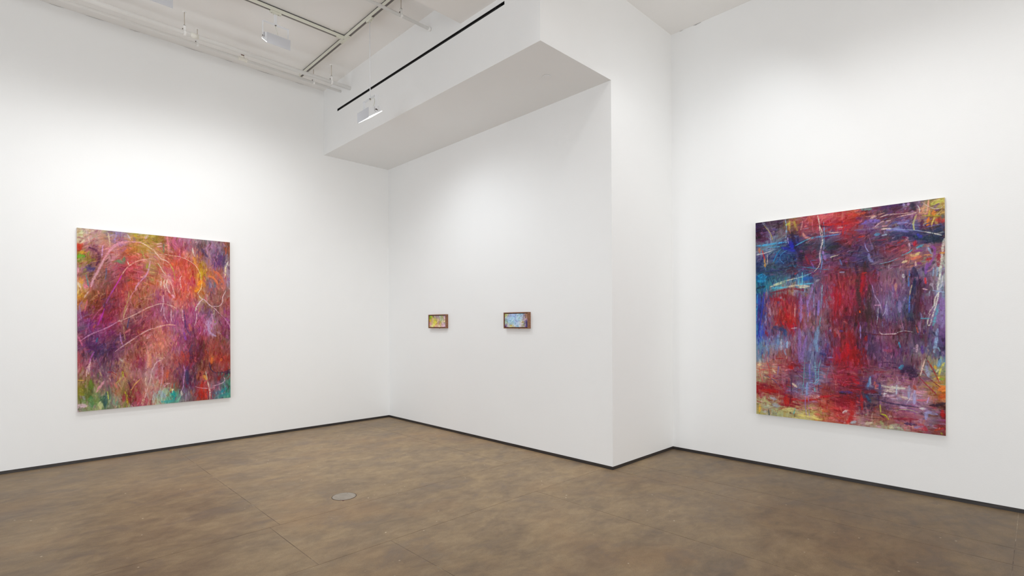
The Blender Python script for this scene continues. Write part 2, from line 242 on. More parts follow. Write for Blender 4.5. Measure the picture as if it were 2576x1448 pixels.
R_STROKES = """140 324 13,15 31,22
100 213 45,46 69,46
120 413 20,90 76,92
70 213 232,76 242,120 264,166 290,222
60 547 108,41 139,50
50 889 45,4 63,17 83,45
40 99a 80,33 94,74 100,111
50 4ad 5,120 55,121 114,118 189,116
30 4ad 79,134 152,136
40 5ac 248,140 297,122 331,112 375,108 421,108
40 58b 375,111 466,107 507,105
40 8ac 189,3 196,50 192,94
40 28b 113,210 138,170 162,149
25 48b 198,158 161,177 155,202 178,223
20 69c 396,189 402,229 393,279
30 79b 412,40 415,85 412,172
100 22a 219,118 232,149
70 229 165,141 241,164
120 29c 18,275 64,286
80 29c 11,303 57,305
45 eed 5,167 55,163
30 edc 55,163 114,151
20 dcb 77,168 75,224
30 ddb 113,328 164,316 231,305 292,295
30 8bc 292,295 340,281
60 125 58,172 37,205 15,255
50 224 82,197 107,162 141,151
40 236 64,258 178,256
60 258 124,222 144,201
20 ba4 56,19 94,60 111,100
50 cc4 196,31 216,25
50 a94 239,14 261,65
50 cb5 216,14 212,57
50 d93 58,192 61,232
60 d74 23,135 26,156
40 c33 44,146 58,195
60 d98 294,82 306,102 335,110
100 c66 385,14 467,15
80 b54 323,9 345,28
50 b22 406,53 511,59 565,54
40 b22 522,65 516,108
80 a23 534,79 565,75
30 dba 442,93 460,96 507,97
30 caa 484,75 516,75
40 213 379,55 445,65
80 97b 409,182 421,220
90 434 344,145 375,158
60 222 433,166 481,159
60 823 309,196 328,235
40 85a 337,222 356,255
30 48a 264,244 328,254 387,263 441,271
40 57a 498,225 510,252
30 ddb 448,211 489,204
40 9ac 498,285 524,286
40 c22 244,281 260,274
90 15a 296,308 343,303
30 6bd 263,282 266,334
30 7cd 289,276 289,338
50 ddd 368,323 383,315
30 ddc 379,5 388,43 391,75 397,102
40 edd 397,102 404,129 396,163 390,197 393,229
25 dcb 393,229 381,254 359,273
20 ddc 391,57 403,87 406,124 406,150
40 a65 206,32 219,74
30 a9c 202,95 209,128
50 634 271,63 284,37
40 c99 294,20 281,64
80 b32 546,19 592,29
60 c53 595,19 631,21
60 b33 558,58 603,61
50 6a9 611,4 664,7
80 425 702,10 791,8
90 423 755,18 806,17
30 c98 634,39 680,40 728,32
50 dba 661,49 685,42
20 dba 685,55 739,43 791,45 874,48
25 ecb 786,58 829,54 871,51
40 512 685,52 739,53 791,47
80 76b 617,70 653,63 701,66
50 768 580,96 631,97 674,98
70 77b 791,88 836,81
70 77b 738,109 791,113 836,129
40 dbb 680,91 701,76 723,69
30 edc 736,70 754,70
40 d9a 715,91 739,92
40 edc 712,104 733,104 757,107
80 335 744,125 803,138 854,133
120 123 866,151 915,167 996,179
90 235 935,138 996,126
70 33a 879,142 896,158
20 9ac 757,106 816,117 866,124 910,135
25 eed 910,135 954,147 984,157
15 99c 785,86 829,88 866,101 903,107
40 b32 591,130 628,127
50 b22 788,172 813,165
80 b12 864,191 870,172
90 b33 963,90 996,98
50 d72 923,97 929,77
40 e82 920,109 930,105
50 413 901,83 896,116
50 da8 911,9 908,39 898,57
40 d98 929,2 923,46 915,61
25 d98 881,37 916,31
50 d97 886,53 920,56
40 bb2 901,64 940,69 975,76
40 cb3 932,48 930,64
70 e83 953,49 951,67
90 bb5 944,20 987,14
50 647 954,36 974,22
40 647 954,49 973,49
15 dcd 901,8 925,27 954,42 982,42 995,31
90 223 854,4 866,34
50 a9c 816,4 824,27
50 b9c 837,4 838,12
20 ddd 879,17 889,35 889,50
30 dc6 954,80 944,102 942,116
40 cc7 874,59 861,93 864,122
30 77b 923,116 954,112 984,111
50 d9a 831,152 831,164
50 613 811,148 829,154
50 eed 997,174 991,199 988,224
50 ddc 984,231 984,254 979,284 975,327
40 5ab 808,228 836,220 854,208
50 4ab 876,201 904,189
25 79a 701,260 751,252 795,238
70 ed8 849,230 868,234 886,223
70 d75 853,247 891,240
50 eda 811,260 831,255
40 ecb 870,260 871,277
60 737 881,266 895,271
50 737 866,214 900,215
50 849 932,192 954,212 949,247 927,283
50 85a 920,268 915,315
30 d94 908,234 944,237
30 d93 975,231 996,232
60 a22 920,256 939,251
30 9bd 949,291 946,326
30 8ac 968,283 963,327
30 47c 841,297 843,321
80 224 861,283 873,322
70 812 972,239 970,285
25 99c 628,154 633,179 647,200
50 88b 649,210 652,233 671,249
15 868 650,126 658,159 669,187
80 322 627,249 630,299
60 a22 616,299 633,295
40 8bd 925,203 939,230
50 cab 841,179 844,206
60 59b 680,126 701,125
50 abc 715,132 736,131
90 322 596,301 593,376 601,442
60 a12 619,302 613,352 607,382
90 322 652,354 649,444 640,516
70 412 615,478 629,516
40 547 627,408 626,443
30 e62 601,468 603,478
45 eed 977,321 970,355 965,383
30 ddd 986,328 984,365 967,388
30 eed 972,395 963,432 955,464 941,502 936,525
30 eed 972,395 955,420 951,450 936,471 927,486
20 ddc 934,487 924,511 922,530 929,537 936,523
20 9bd 944,387 972,393 1000,398
140 86a 984,426 986,465
120 87a 984,483 984,541
50 5ab 970,446 955,502 946,537
30 5ab 892,506 934,506
25 47d 844,405 840,448 840,481
40 47b 839,328 838,366
25 dc9 853,360 843,402
70 124 868,334 856,410
100 224 835,505 853,510
80 423 888,371 875,458 868,510
40 745 902,449 897,482
25 edd 700,564 710,575 737,575 781,573
15 ccc 784,568 815,559 855,565
25 512 612,567 656,574 700,578 779,577 805,567 848,564
15 aab 695,445 692,492 686,531
15 bbc 737,426 727,475 716,492
20 a9b 665,354 676,399 698,430 711,465
60 9bd 965,551 960,600 950,651
30 c54 869,534 880,567
40 3ac 792,609 798,633
40 9cd 967,628 974,644
30 98c 604,536 605,597
80 811 544,654 601,660
60 946 721,647 758,651
50 cab 875,620 872,649
50 538 897,624 899,657
60 634 914,565 914,624
50 b87 779,352 779,383
50 ddd 813,312 815,327
30 ecc 900,378 922,384
40 c22 912,332 915,358
40 c9b 676,444 706,445
70 98b 735,445 735,485
70 98b 795,427 797,476
70 324 974,630 997,636
70 123 7,342 57,335
40 4ac 10,368 6,482 7,583
30 33a 59,347 49,406 35,483 23,568 16,637
40 324 39,383 31,448
25 35c 43,534 38,582 30,622
30 527 17,448 13,494 6,528
40 dda 95,337 147,326 184,318
50 5bd 109,344 197,344
50 edb 197,342 263,337 327,345
40 5bd 263,333 352,331
40 eeb 273,347 311,351
50 712 102,368 164,359 230,352 295,363
80 a12 183,451 203,496
80 912 119,402 157,406
70 b12 169,524 209,538 249,537
100 236 118,545 183,559
80 247 183,562 189,589
60 68b 139,584 142,632
50 9bd 199,617 196,647
50 bbc 162,609 158,659
30 daa 246,430 243,496
70 97b 282,388 279,458 278,518
40 97b 314,410 322,464 320,516
50 97b 352,334 343,366 327,405 316,437
80 86a 272,553 271,621 271,714
60 86a 313,588 294,648 287,713
80 79b 382,540 366,606 372,660
40 79a 403,339 398,407 394,450
50 87c 383,415 379,487
30 9ad 355,393 355,449
20 5ab 396,492 387,524 393,540
30 335 370,428 367,492 365,534
70 912 480,358 477,418 473,488
50 a12 500,385 497,441
140 b12 537,627 537,668
120 a12 514,664 519,700
80 413 520,499 563,499
50 c77 520,519 535,527
60 437 497,561 514,566
90 336 391,672 418,677
50 98b 430,690 458,689
40 89b 59,483 66,511
60 a89 88,449 94,483
40 437 434,621 431,671
50 812 62,562 73,591
30 dcc 223,551 255,548
90 812 21,861 74,867 126,869 181,884
90 a11 39,874 133,873
130 a11 184,900 197,935
50 a22 227,905 292,907 371,893
50 b12 381,881 448,873
50 712 445,887 507,898 542,910
90 a11 208,738 228,751
30 812 127,705 178,702
50 812 157,939 240,937
30 324 221,793 221,876
40 512 221,878 212,929
30 123 79,970 84,998
50 8ad 315,818 312,880
40 87c 328,726 331,806
15 6aa 300,710 296,770 293,825 286,879
20 6ab 391,702 378,761 378,804 356,817 337,814
40 7ab 360,716 365,804
50 7bc 356,837 362,858
15 98c 305,878 303,927 313,994
15 98c 321,877 324,939 327,995
25 436 43,791 92,805 134,831 161,855
40 a44 68,719 86,763 92,814
30 b54 17,746 29,800 43,828
50 ec9 8,741 33,740
50 dca 103,760 124,778
40 76a 144,741 137,786
40 dba 195,692 192,703
80 dd9 167,962 233,954
80 dc7 259,980 311,982 392,990
60 da3 26,949 19,987
60 cc8 49,924 91,938
100 99b 109,940 140,946
70 abc 92,907 126,913
70 bbb 49,984 63,980
30 5aa 245,948 233,979
20 222 210,973 223,975
50 ddd 513,946 533,934
80 b22 536,991 562,945
50 edb 228,826 254,843
60 dbb 327,879 384,880
60 d76 355,963 383,966
60 c44 453,923 495,932
60 d88 324,941 371,937
40 324 378,822 381,854
60 437 495,849 559,847
140 213 804,738 830,725 865,736
100 213 840,751 875,752
40 424 694,706 737,700 778,703
70 3ac 796,727 808,712
60 ddc 712,807 776,812 817,812
60 edc 720,826 778,827
40 eee 710,843 733,840
60 dcb 786,846 829,854
70 d9a 862,827 916,820
30 bcd 781,798 778,845
50 9ac 838,799 836,853
50 aad 863,819 861,875
50 c67 874,859 914,856
50 ddd 887,893 911,893
40 dbc 715,854 773,847
40 324 674,867 736,880 788,884 839,887 879,889
50 213 622,905 680,896
60 212 931,876 962,873 999,861
100 a22 560,893 560,947 551,984
60 b22 608,856 612,920
80 b12 566,785 594,804
80 712 631,837 680,836
60 257 633,857 655,886
50 58b 642,816 653,770
40 abc 653,775 654,806
50 d75 675,792 680,819
60 347 699,798 701,847
100 956 767,931 814,924 874,933
50 823 770,948 879,942
40 a67 788,917 859,918
15 bb8 775,916 796,906 839,903 877,912
30 bc2 701,934 725,937 742,955
30 bb5 701,892 704,927
40 413 698,937 720,948
45 ed5 993,693 976,724 967,766
50 da3 952,708 957,720
40 eda 967,722 957,736
100 d73 969,808 997,794
90 c52 971,843 997,827
50 e94 983,814 997,808
60 7a3 978,763 990,758
30 922 919,681 952,736 971,775
25 623 894,727 933,765 976,796
25 813 884,759 921,794 959,827
35 ecb 912,679 897,720 889,751
30 634 890,668 887,716
50 7ad 977,677 967,710
70 9ac 914,710 928,756
70 99c 962,911 918,906 913,937
80 b11 983,893 986,918
70 b23 889,963 916,984
50 823 950,962 976,957
50 a32 952,980 985,967
40 9b2 976,987 983,993
60 acd 554,989 579,981
60 dcb 627,987 660,978
60 9b7 704,966 714,980
60 eeb 741,985 762,990
50 324 816,965 872,965
50 88b 862,978 899,969
40 b9c 926,841 918,868
50 a43 860,798 867,812
40 823 672,747 736,742
30 9c9 627,944 636,943
50 ab9 785,985 806,993"""
S1_GRID = "693 bb5 878 989 878 9a9 bb7 a8a|b93 b98 cb7 cc7 ca9 bba 9a9 b99|ba6 cba dd6 cc6 a8a cc8 cc9 bb8|c8b dc9 cc6 cb6 b99 bb5 cac bab|cb8 dda dc8 d9a dca dba cba dbc"
S2_GRID = "bb7 aab bce abd bcd acd 88a 976|bbd bce acd bce acd cde aac a87|898 9bd acd bcd abd cdd bbb 98a|aba bcd acd bce bcd dde a95 668|536 eed cb6 ccd acd cbc bba 547"
def hex3(c):
    return np.array([int(ch, 16) * 17 / 255.0 for ch in c])

class Canvas:
    """A little paint simulation: colour and paint thickness on a grid, laid down stroke by stroke."""
    def __init__(self, w, h, seed):
        self.w, self.h = w, h
        self.rng = np.random.default_rng(seed)
        self.img = np.zeros((h, w, 3))
        self.hgt = np.zeros((h, w))
        g = np.zeros((h, w))
        for cell, amp in ((3, 1.0), (7, 1.0), (17, .8)):
            q = self.rng.random((h // cell + 3, w // cell + 3))
            y, x = np.arange(h) / cell, np.arange(w) / cell
            j, i = y.astype(int), x.astype(int); b, a = (y - j)[:, None], (x - i)[None, :]
            a, b = a * a * (3 - 2 * a), b * b * (3 - 2 * b)
            q0, q1 = q[j], q[j + 1]
            g += amp * ((q0[:, i] * (1 - a) + q0[:, i + 1] * a) * (1 - b) + (q1[:, i] * (1 - a) + q1[:, i + 1] * a) * b)
        g = (g - g.mean()) / g.std()
        self.grain = np.clip(.5 + g * .28, 0, 1)
    def ground(self, uvs, cols, sigma):
        gw, gh = 96, 120
        gx, gy = np.meshgrid((np.arange(gw) + .5) / gw, (np.arange(gh) + .5) / gh)
        asp = self.h / self.w
        num = np.zeros((gh, gw, 3)); den = np.full((gh, gw, 1), 1e-9)
        for (u, v), c in zip(uvs, cols):
            k = np.exp(-(((gx - u)) ** 2 + ((gy - v) * asp) ** 2) / (2 * sigma * sigma))[..., None]
            num += k * c; den += k
        self.base = num / den
        self.img[:] = self.sample((np.arange(self.w) + .5) / self.w, (np.arange(self.h) + .5) / self.h, True)
    def sample(self, u, v, grid=False):
        gh, gw, _ = self.base.shape
        x = np.clip(np.asarray(u) * gw - .5, 0, gw - 1.001); y = np.clip(np.asarray(v) * gh - .5, 0, gh - 1.001)
        if grid: x, y = np.meshgrid(x, y)
        i, j = x.astype(int), y.astype(int); a, b = (x - i)[..., None], (y - j)[..., None]
        B = self.base
        return (B[j, i] * (1 - a) + B[j, i + 1] * a) * (1 - b) + (B[j + 1, i] * (1 - a) + B[j + 1, i + 1] * a) * b
    def dab(self, x, y, ang, ln, wd, col, op, bend=0.0, body=1.0, dry=0.0):
        r = ln * .5 + wd * .6 + 2
        x0, x1 = max(0, int(x - r)), min(self.w, int(x + r) + 1)
        y0, y1 = max(0, int(y - r)), min(self.h, int(y + r) + 1)
        if x1 <= x0 or y1 <= y0: return
        X = np.arange(x0, x1)[None, :] - x; Y = np.arange(y0, y1)[:, None] - y
        c, s = math.cos(ang), math.sin(ang)
        a = X * c + Y * s; t = -X * s + Y * c
        t = (t - bend * (a * a - ln * ln * .08) / max(ln, 1)) / (wd * .5); a = a / (ln * .5)
        nb = self.rng.random(13)
        n = nb[np.clip(((t + 1) * 6), 0, 12).astype(int)]
        al = np.clip((1 - np.abs(t)) * 2.2, 0, 1) * np.clip((1.15 - np.abs(a) - .35 * n) * 2.5, 0, 1)
        al = al * (op * (.62 + .38 * n)) * np.clip((self.grain[y0:y1, x0:x1] + .42 - dry) * 3.2, 0, 1)
        self.mix(x0, x1, y0, y1, al, col + (n[..., None] - .5) * .09, n, body)
    def mix(self, x0, x1, y0, y1, al, col, n, body):
        A = al[..., None]
        im = self.img[y0:y1, x0:x1]
        im += (col - im) * A
        hg = self.hgt[y0:y1, x0:x1]
        hg += (body * (.35 + .65 * n) - hg) * al * .6
    def line(self, pts, wd, col, op=.92, body=1.6):
        P = np.array(pts, float) * [self.w, self.h]
        if len(P) > 2:
            Q = np.vstack([2 * P[0] - P[1], P, 2 * P[-1] - P[-2]]); out = []
            for i in range(1, len(Q) - 2):
                p0, p1, p2, p3 = Q[i - 1:i + 3]
                m = max(2, int(np.hypot(*(p2 - p1)) / 6))
                for k in range(m):
                    t = k / m
                    out.append(.5 * (2 * p1 + (p2 - p0) * t + (2 * p0 - 5 * p1 + 4 * p2 - p3) * t * t + (3 * p1 - p0 - 3 * p2 + p3) * t ** 3))
            out.append(P[-1]); P = np.array(out)
        seg = np.hypot(*(P[1:] - P[:-1]).T); L = np.concatenate([[0], np.cumsum(seg)]); tot = max(L[-1], 1e-6)
        mg = wd + 3
        X0, Y0 = np.maximum(0, (P.min(0) - mg)).astype(int); X1, Y1 = np.minimum([self.w, self.h], P.max(0) + mg + 1).astype(int)
        if X1 <= X0 or Y1 <= Y0: return
        AL = np.zeros((Y1 - Y0, X1 - X0)); N = np.zeros_like(AL)
        nb = self.rng.random(15); wob = self.rng.random(64)
        for k in range(len(P) - 1):
            a, b = P[k], P[k + 1]; d = b - a; l = max(seg[k], 1e-6); d = d / l
            x0, y0 = np.maximum([X0, Y0], np.minimum(a, b) - mg).astype(int); x1, y1 = np.minimum([X1, Y1], np.maximum(a, b) + mg + 1).astype(int)
            if x1 <= x0 or y1 <= y0: continue
            X = np.arange(x0, x1)[None, :] - a[0]; Y = np.arange(y0, y1)[:, None] - a[1]
            s = X * d[0] + Y * d[1]; q = np.clip(s, 0, l)
            ex, ey = X - q * d[0], Y - q * d[1]
            f = (L[k] + q) / tot
            wv = wd * .5 * (.72 + .5 * wob[(np.clip(L[k] + q, 0, None) * .22).astype(int) % 64]) * np.clip(.55 + 2.5 * np.minimum(f, 1 - f), 0, 1)
            dist = np.hypot(ex, ey) / np.maximum(wv, .45)
            sg = np.sign(-X * d[1] + Y * d[0])
            n = nb[np.clip((dist * sg + 1) * 7, 0, 14).astype(int)]
            br = .6 + .4 * n if wd > 3 else .95
            al = np.clip((1.15 - dist) * (1.5 if wd > 5 else 1.9), 0, 1) * br
            ref = AL[y0 - Y0:y1 - Y0, x0 - X0:x1 - X0]; rn = N[y0 - Y0:y1 - Y0, x0 - X0:x1 - X0]
            m = al > ref
            ref[m] = al[m]; rn[m] = np.broadcast_to(n, al.shape)[m]
        self.mix(X0, X1, Y0, Y1, AL * op * np.clip(self.grain[Y0:Y1, X0:X1] * 1.3 + .35, .4, 1), col + (N[..., None] - .5) * .10, N, body)
    def scumble(self, count, wr, lr, angle_fn, op, jit, reach, body=1.0):
        R = self.rng
        us, vs = R.random(count), R.random(count)
        ws = R.uniform(*wr, count); ls = R.uniform(*lr, count)
        ou = np.clip(us + R.normal(0, reach, count), 0, 1); ov = np.clip(vs + R.normal(0, reach * .8, count), 0, 1)
        cols = self.sample(ou, ov)
        lum = R.normal(0, jit, count)
        for k in range(count):
            c = cols[k]; g = c.mean()
            c = g + (c - g) * (.92 + .4 * R.random()) + lum[k] + R.normal(0, jit * .35, 3)
            self.dab(us[k] * self.w, vs[k] * self.h, angle_fn(us[k], vs[k], R), ls[k], ws[k], np.clip(c, .02, .97), op, R.normal(0, .3), body, R.uniform(0, .55))
    def weave(self):
        R = self.rng
        n = R.normal(0, .014, (self.h, self.w)); n2 = np.repeat(R.normal(0, .012, (self.h // 3 + 1, self.w)), 3, 0)[:self.h]
        self.img += (n + n2)[..., None]
        np.clip(self.img, .015, .985, out=self.img)

def read_samples(s):
    uv, co = [], []
    for f in s.split():
        u, v, c = f.split(','); uv.append((int(u) / 1000, int(v) / 1000)); co.append(hex3(c))
    return uv, co

def boost(c, sat, con=1.0, mid=.5):
    g = c.mean(-1, keepdims=True)
    return np.clip(mid + ((g + (c - g) * sat) - mid) * con, .01, .98)

def lay_strokes(cv, text, px):
    for l in text.strip().splitlines():
        f = l.split()
        w = int(f[0]) / 10
        cv.line([tuple(int(q) / 1000 for q in p.split(',')) for p in f[2:]], (w * 1.55 if w >= 5 else w * 1.2) * px, boost(hex3(f[1]), 1.08), .88)

def paint_left(w, h):
    cv = Canvas(w, h, 11)
    uv, co = read_samples(L_SAMPLES)
    cv.ground(uv, [boost(c, 1.0, 1.16, .5) * .93 for c in co], .026)
    def ang(u, v, R):
        if v < .3 and u < .6: return math.atan2(.45 - v, .35 - u) + math.pi / 2 + R.normal(0, .45)
        if .35 < v < .68 and u < .45: return R.choice([math.pi / 2, -.6]) + R.normal(0, .3)
        return math.pi / 2 + R.normal(0, .3)
    s = w / 386.0
    anyway = lambda u, v, R: R.uniform(0, 3.14)
    cv.scumble(800, (9 * s, 18 * s), (18 * s, 46 * s), ang, .5, .06, .03)
    cv.scumble(2600, (4 * s, 9 * s), (9 * s, 26 * s), ang, .72, .09, .042)
    cv.scumble(1200, (1.5 * s, 4 * s), (16 * s, 50 * s), lambda u, v, R: math.pi / 2 + R.normal(0, .13), .5, .12, .03)
    cv.scumble(2200, (2 * s, 5 * s), (6 * s, 20 * s), ang, .6, .11, .035)
    lay_strokes(cv, L_STROKES, s)
    cv.scumble(1300, (1.2 * s, 3 * s), (6 * s, 24 * s), ang, .4, .13, .03)
    cv.scumble(500, (1.4 * s, 2.6 * s), (2.5 * s, 7 * s), anyway, .55, .16, .03, 1.5)
    cv.weave()
    return cv

def paint_right(w, h):
    cv = Canvas(w, h, 23)
    uv, co = read_samples(R_SAMPLES)
    cv.ground(uv, [boost(c, 1.02, 1.16, .46) * .86 for c in co], .026)
    def ang(u, v, R):
        if v < .3: return -.12 + R.normal(0, .3) if R.random() < .7 else math.pi / 2 + R.normal(0, .25)
        if v > .72: return R.normal(.08, .22) if R.random() < .68 else math.pi / 2 + R.normal(0, .2)
        return math.pi / 2 + R.normal(0, .14)
    s = w / 478.0
    anyway = lambda u, v, R: R.uniform(0, 3.14)
    cv.scumble(800, (10 * s, 22 * s), (20 * s, 52 * s), ang, .5, .06, .028)
    cv.scumble(2800, (4 * s, 10 * s), (10 * s, 32 * s), ang, .72, .10, .038)
    cv.scumble(1600, (1.5 * s, 4 * s), (16 * s, 60 * s), ang, .5, .13, .028)
    cv.scumble(2400, (2 * s, 5.5 * s), (6 * s, 20 * s), ang, .6, .12, .034)
    lay_strokes(cv, R_STROKES, s)
    cv.scumble(1500, (1.2 * s, 3 * s), (8 * s, 30 * s), ang, .4, .14, .028)
    cv.scumble(600, (1.4 * s, 2.8 * s), (2.5 * s, 8 * s), anyway, .55, .17, .03, 1.5)
    cv.weave()
    return cv

def paint_small(w, h, grid, seed, upright):
    cv = Canvas(w, h, seed)
    rows = grid.split('|'); uv, co = [], []
    for j, r in enumerate(rows):
        cs = r.split()
        for i, c in enumerate(cs):
            uv.append(((i + .5) / len(cs), (j + .5) / len(rows))); co.append(boost(hex3(c), 1.25))
    cv.ground(uv, co, .05)
    ang = (lambda u, v, R: 1.45 + R.normal(0, .4)) if upright else (lambda u, v, R: R.uniform(0, 3.14))
    s = w / 40.0
    cv.scumble(260, (2.5 * s, 5 * s), (4 * s, 9 * s), ang, .55, .08, .05)
    cv.scumble(900, (.9 * s, 2.2 * s), (2 * s, 6 * s), ang, .7, .12, .05)
    if not upright:
        cv.line([(.485, .05), (.49, .5), (.485, .8)], .5 * s, hex3('679'), .6)
        cv.line([(.93, .45), (.97, .7), (.95, .97)], 2.2 * s, hex3('325'), .9)
        cv.line([(.02, .9), (.05, .97)], 3 * s, hex3('325'), .9)
        cv.line([(.28, .82), (.29, .95)], 1.6 * s, hex3('d92'), .9)
        cv.line([(.79, .6), (.80, .63)], 1.8 * s, hex3('c72'), .9)
    else:
        cv.line([(.06, .08), (.08, .27)], 3. * s, hex3('682'), .9)
        cv.line([(.05, .42), (.07, .5)], 3.2 * s, hex3('c92'), .9)
        cv.line([(.36, .3), (.4, .5), (.36, .6)], 1.6 * s, hex3('dd4'), .8)
        cv.line([(.2, .0), (.3, .13)], 1.4 * s, hex3('434'), .8)
        cv.line([(.96, .1), (.95, .4)], 1. * s, hex3('ecc'), .9)
    cv.weave()
    return cv

# ---------------------------------------------------------------- helpers
def srgb(r, g=None, b=None):
    f = lambda v: (v / 255 / 12.92) if v <= 10 else ((v / 255 + .055) / 1.055) ** 2.4
    return (f(r), f(g), f(b), 1)

class MB:
    """Collects shapes into one mesh."""
    def __init__(self): self.v, self.f = [], []
    def add(self, vs, fs):
        n = len(self.v); self.v += [tuple(p) for p in vs]; self.f += [tuple(i + n for i in q) for q in fs]; return self
    def box(self, x0, x1, y0, y1, z0, z1):
        return self.add([(x, y, z) for z in (z0, z1) for y in (y0, y1) for x in (x0, x1)],
                        [(0, 2, 3, 1), (4, 5, 7, 6), (0, 1, 5, 4), (2, 6, 7, 3), (0, 4, 6, 2), (1, 3, 7, 5)])
    def prism(self, prof, x0, x1):
        """closed profile of (y, z), anticlockwise seen from +x, swept along x"""
        n = len(prof); vs = [(x0, y, z) for y, z in prof] + [(x1, y, z) for y, z in prof]
        fs = [tuple(range(n))[::-1], tuple(range(n, 2 * n))] + [(i, (i + 1) % n, n + (i + 1) % n, n + i) for i in range(n)]
        return self.add(vs, fs)
    def cyl(self, a, b, r, n=16, r2=None):
        a, b = Vector(a), Vector(b); d = (b - a).normalized()
        u = d.orthogonal().normalized(); w_ = d.cross(u); r2 = r if r2 is None else r2
        ring = lambda c, q: [c + (u * math.cos(2 * math.pi * i / n) + w_ * math.sin(2 * math.pi * i / n)) * q for i in range(n)]
        return self.add(ring(a, r) + ring(b, r2), [tuple(range(n))[::-1], tuple(range(n, 2 * n))] + [(i, (i + 1) % n, n + (i + 1) % n, n + i) for i in range(n)])
    def tube(self, pts, r, n=8):
        P = [Vector(p) for p in pts]; vs = []; k = len(P)
        u = (P[1] - P[0]).orthogonal().normalized()
        for i, p in enumerate(P):
            d = (P[min(i + 1, k - 1)] - P[max(i - 1, 0)]).normalized(); u = (u - d * u.dot(d)).normalized(); w_ = d.cross(u)
            vs += [p + (u * math.cos(2 * math.pi * j / n) + w_ * math.sin(2 * math.pi * j / n)) * r for j in range(n)]
        fs = [(i * n + j, i * n + (j + 1) % n, (i + 1) * n + (j + 1) % n, (i + 1) * n + j) for i in range(k - 1) for j in range(n)]
        return self.add(vs, fs + [tuple(range(n))[::-1], tuple(range((k - 1) * n, k * n))])
    def ring(self, c, axis, ri, ro, h, n=40):
        """flat ring with thickness h along the axis (0, 0, 1) or any other"""
        c, d = Vector(c), Vector(axis).normalized(); u = d.orthogonal().normalized(); w_ = d.cross(u); vs = []
        for q, z in ((ri, 0), (ro, 0), (ro, h), (ri, h)):
            vs += [c + d * z + (u * math.cos(2 * math.pi * i / n) + w_ * math.sin(2 * math.pi * i / n)) * q for i in range(n)]
        return self.add(vs, [(k * n + i, k * n + (i + 1) % n, ((k + 1) % 4) * n + (i + 1) % n, ((k + 1) % 4) * n + i) for k in range(4) for i in range(n)])
    def build(self, name, mat, parent=None, smooth=False, bevel=0):
        me = bpy.data.meshes.new(name); me.from_pydata(self.v, [], self.f); me.update()
        me.materials.append(mat)
        if smooth:
            me.polygons.foreach_set('use_smooth', [len(p.vertices) == 4 for p in me.polygons])
        o = bpy.data.objects.new(name, me); COL.objects.link(o)
        if parent: o.parent = parent
        if bevel:
            b = o.modifiers.new('bevel', 'BEVEL'); b.width = bevel; b.segments = 2; b.limit_method = 'ANGLE'
        return o

def tag(o, label=None, cat=None, group=None, kind=None):
    for k, v in (('label', label), ('category', cat), ('group', group), ('kind', kind)):
        if v: o[k] = v
    return o
def thing(name, loc, label, cat, group=None, rz=0):
    o = bpy.data.objects.new(name, None); COL.objects.link(o)
    o.location = loc; o.rotation_euler = (0, 0, rz); o.empty_display_size = .1
    return tag(o, label, cat, group)
def struct(mb, name, mat, **kw):
    return tag(mb.build(name, mat, **kw), kind='structure')

def material(name, color=(.8, .8, .8, 1), rough=.5, metal=0, spec=.5, emit=0):
    m = bpy.data.materials.new(name); m.use_nodes = True
    b = m.node_tree.nodes['Principled BSDF']
    b.inputs['Base Color'].default_value = color; b.inputs['Roughness'].default_value = rough; b.inputs['Metallic'].default_value = metal
    b.inputs['Specular IOR Level'].default_value = spec
    if emit:
        b.inputs['Emission Color'].default_value = (1, 1, 1, 1); b.inputs['Emission Strength'].default_value = emit
    return m
class NT:
    """node shorthand for one material"""
    def __init__(self, m): self.t = m.node_tree; self.b = self.t.nodes['Principled BSDF']
    def n(self, kind, **kw):
        nd = self.t.nodes.new(kind)
        for k, v in kw.items():
            if k.startswith('i_'):
                key = k[2:]; nd.inputs[int(key) if key.isdigit() else key].default_value = v
            else: setattr(nd, k, v)
        return nd
    def l(self, a, b): self.t.links.new(a, b)
    def coord(self, scale=(1, 1, 1), rot=(0, 0, 0)):
        c = self.n('ShaderNodeTexCoord'); mp = self.n('ShaderNodeMapping'); mp.inputs['Scale'].default_value = scale; mp.inputs['Rotation'].default_value = rot
        self.l(c.outputs['Object'], mp.inputs['Vector']); return mp.outputs['Vector']
    def noise(self, vec, scale, detail=4, rough=.55, dist=0):
        n = self.n('ShaderNodeTexNoise'); n.inputs['Scale'].default_value = scale; n.inputs['Detail'].default_value = detail
        n.inputs['Roughness'].default_value = rough; n.inputs['Distortion'].default_value = dist
        self.l(vec, n.inputs['Vector']); return n.outputs['Fac']
    def ramp(self, fac, stops):
        r = self.n('ShaderNodeValToRGB'); e = r.color_ramp.elements
        while len(e) < len(stops): e.new(.5)
        for k, (p, c) in enumerate(stops): e[k].position = p; e[k].color = c if len(c) == 4 else (*c, 1)
        self.l(fac, r.inputs['Fac']); return r.outputs['Color']
    def mix(self, fac, a, b, blend='MIX'):
        x = self.n('ShaderNodeMix', data_type='RGBA', blend_type=blend)
        for s, v in ((x.inputs['Factor'], fac), (x.inputs['A'], a), (x.inputs['B'], b)):
            if hasattr(v, 'links'): self.l(v, s)
            else: s.default_value = v
        return x.outputs['Result']
    def bump(self, h, strength, dist):
        b = self.n('ShaderNodeBump'); b.inputs['Strength'].default_value = strength; b.inputs['Distance'].default_value = dist
        self.l(h, b.inputs['Height']); self.l(b.outputs['Normal'], self.b.inputs['Normal'])

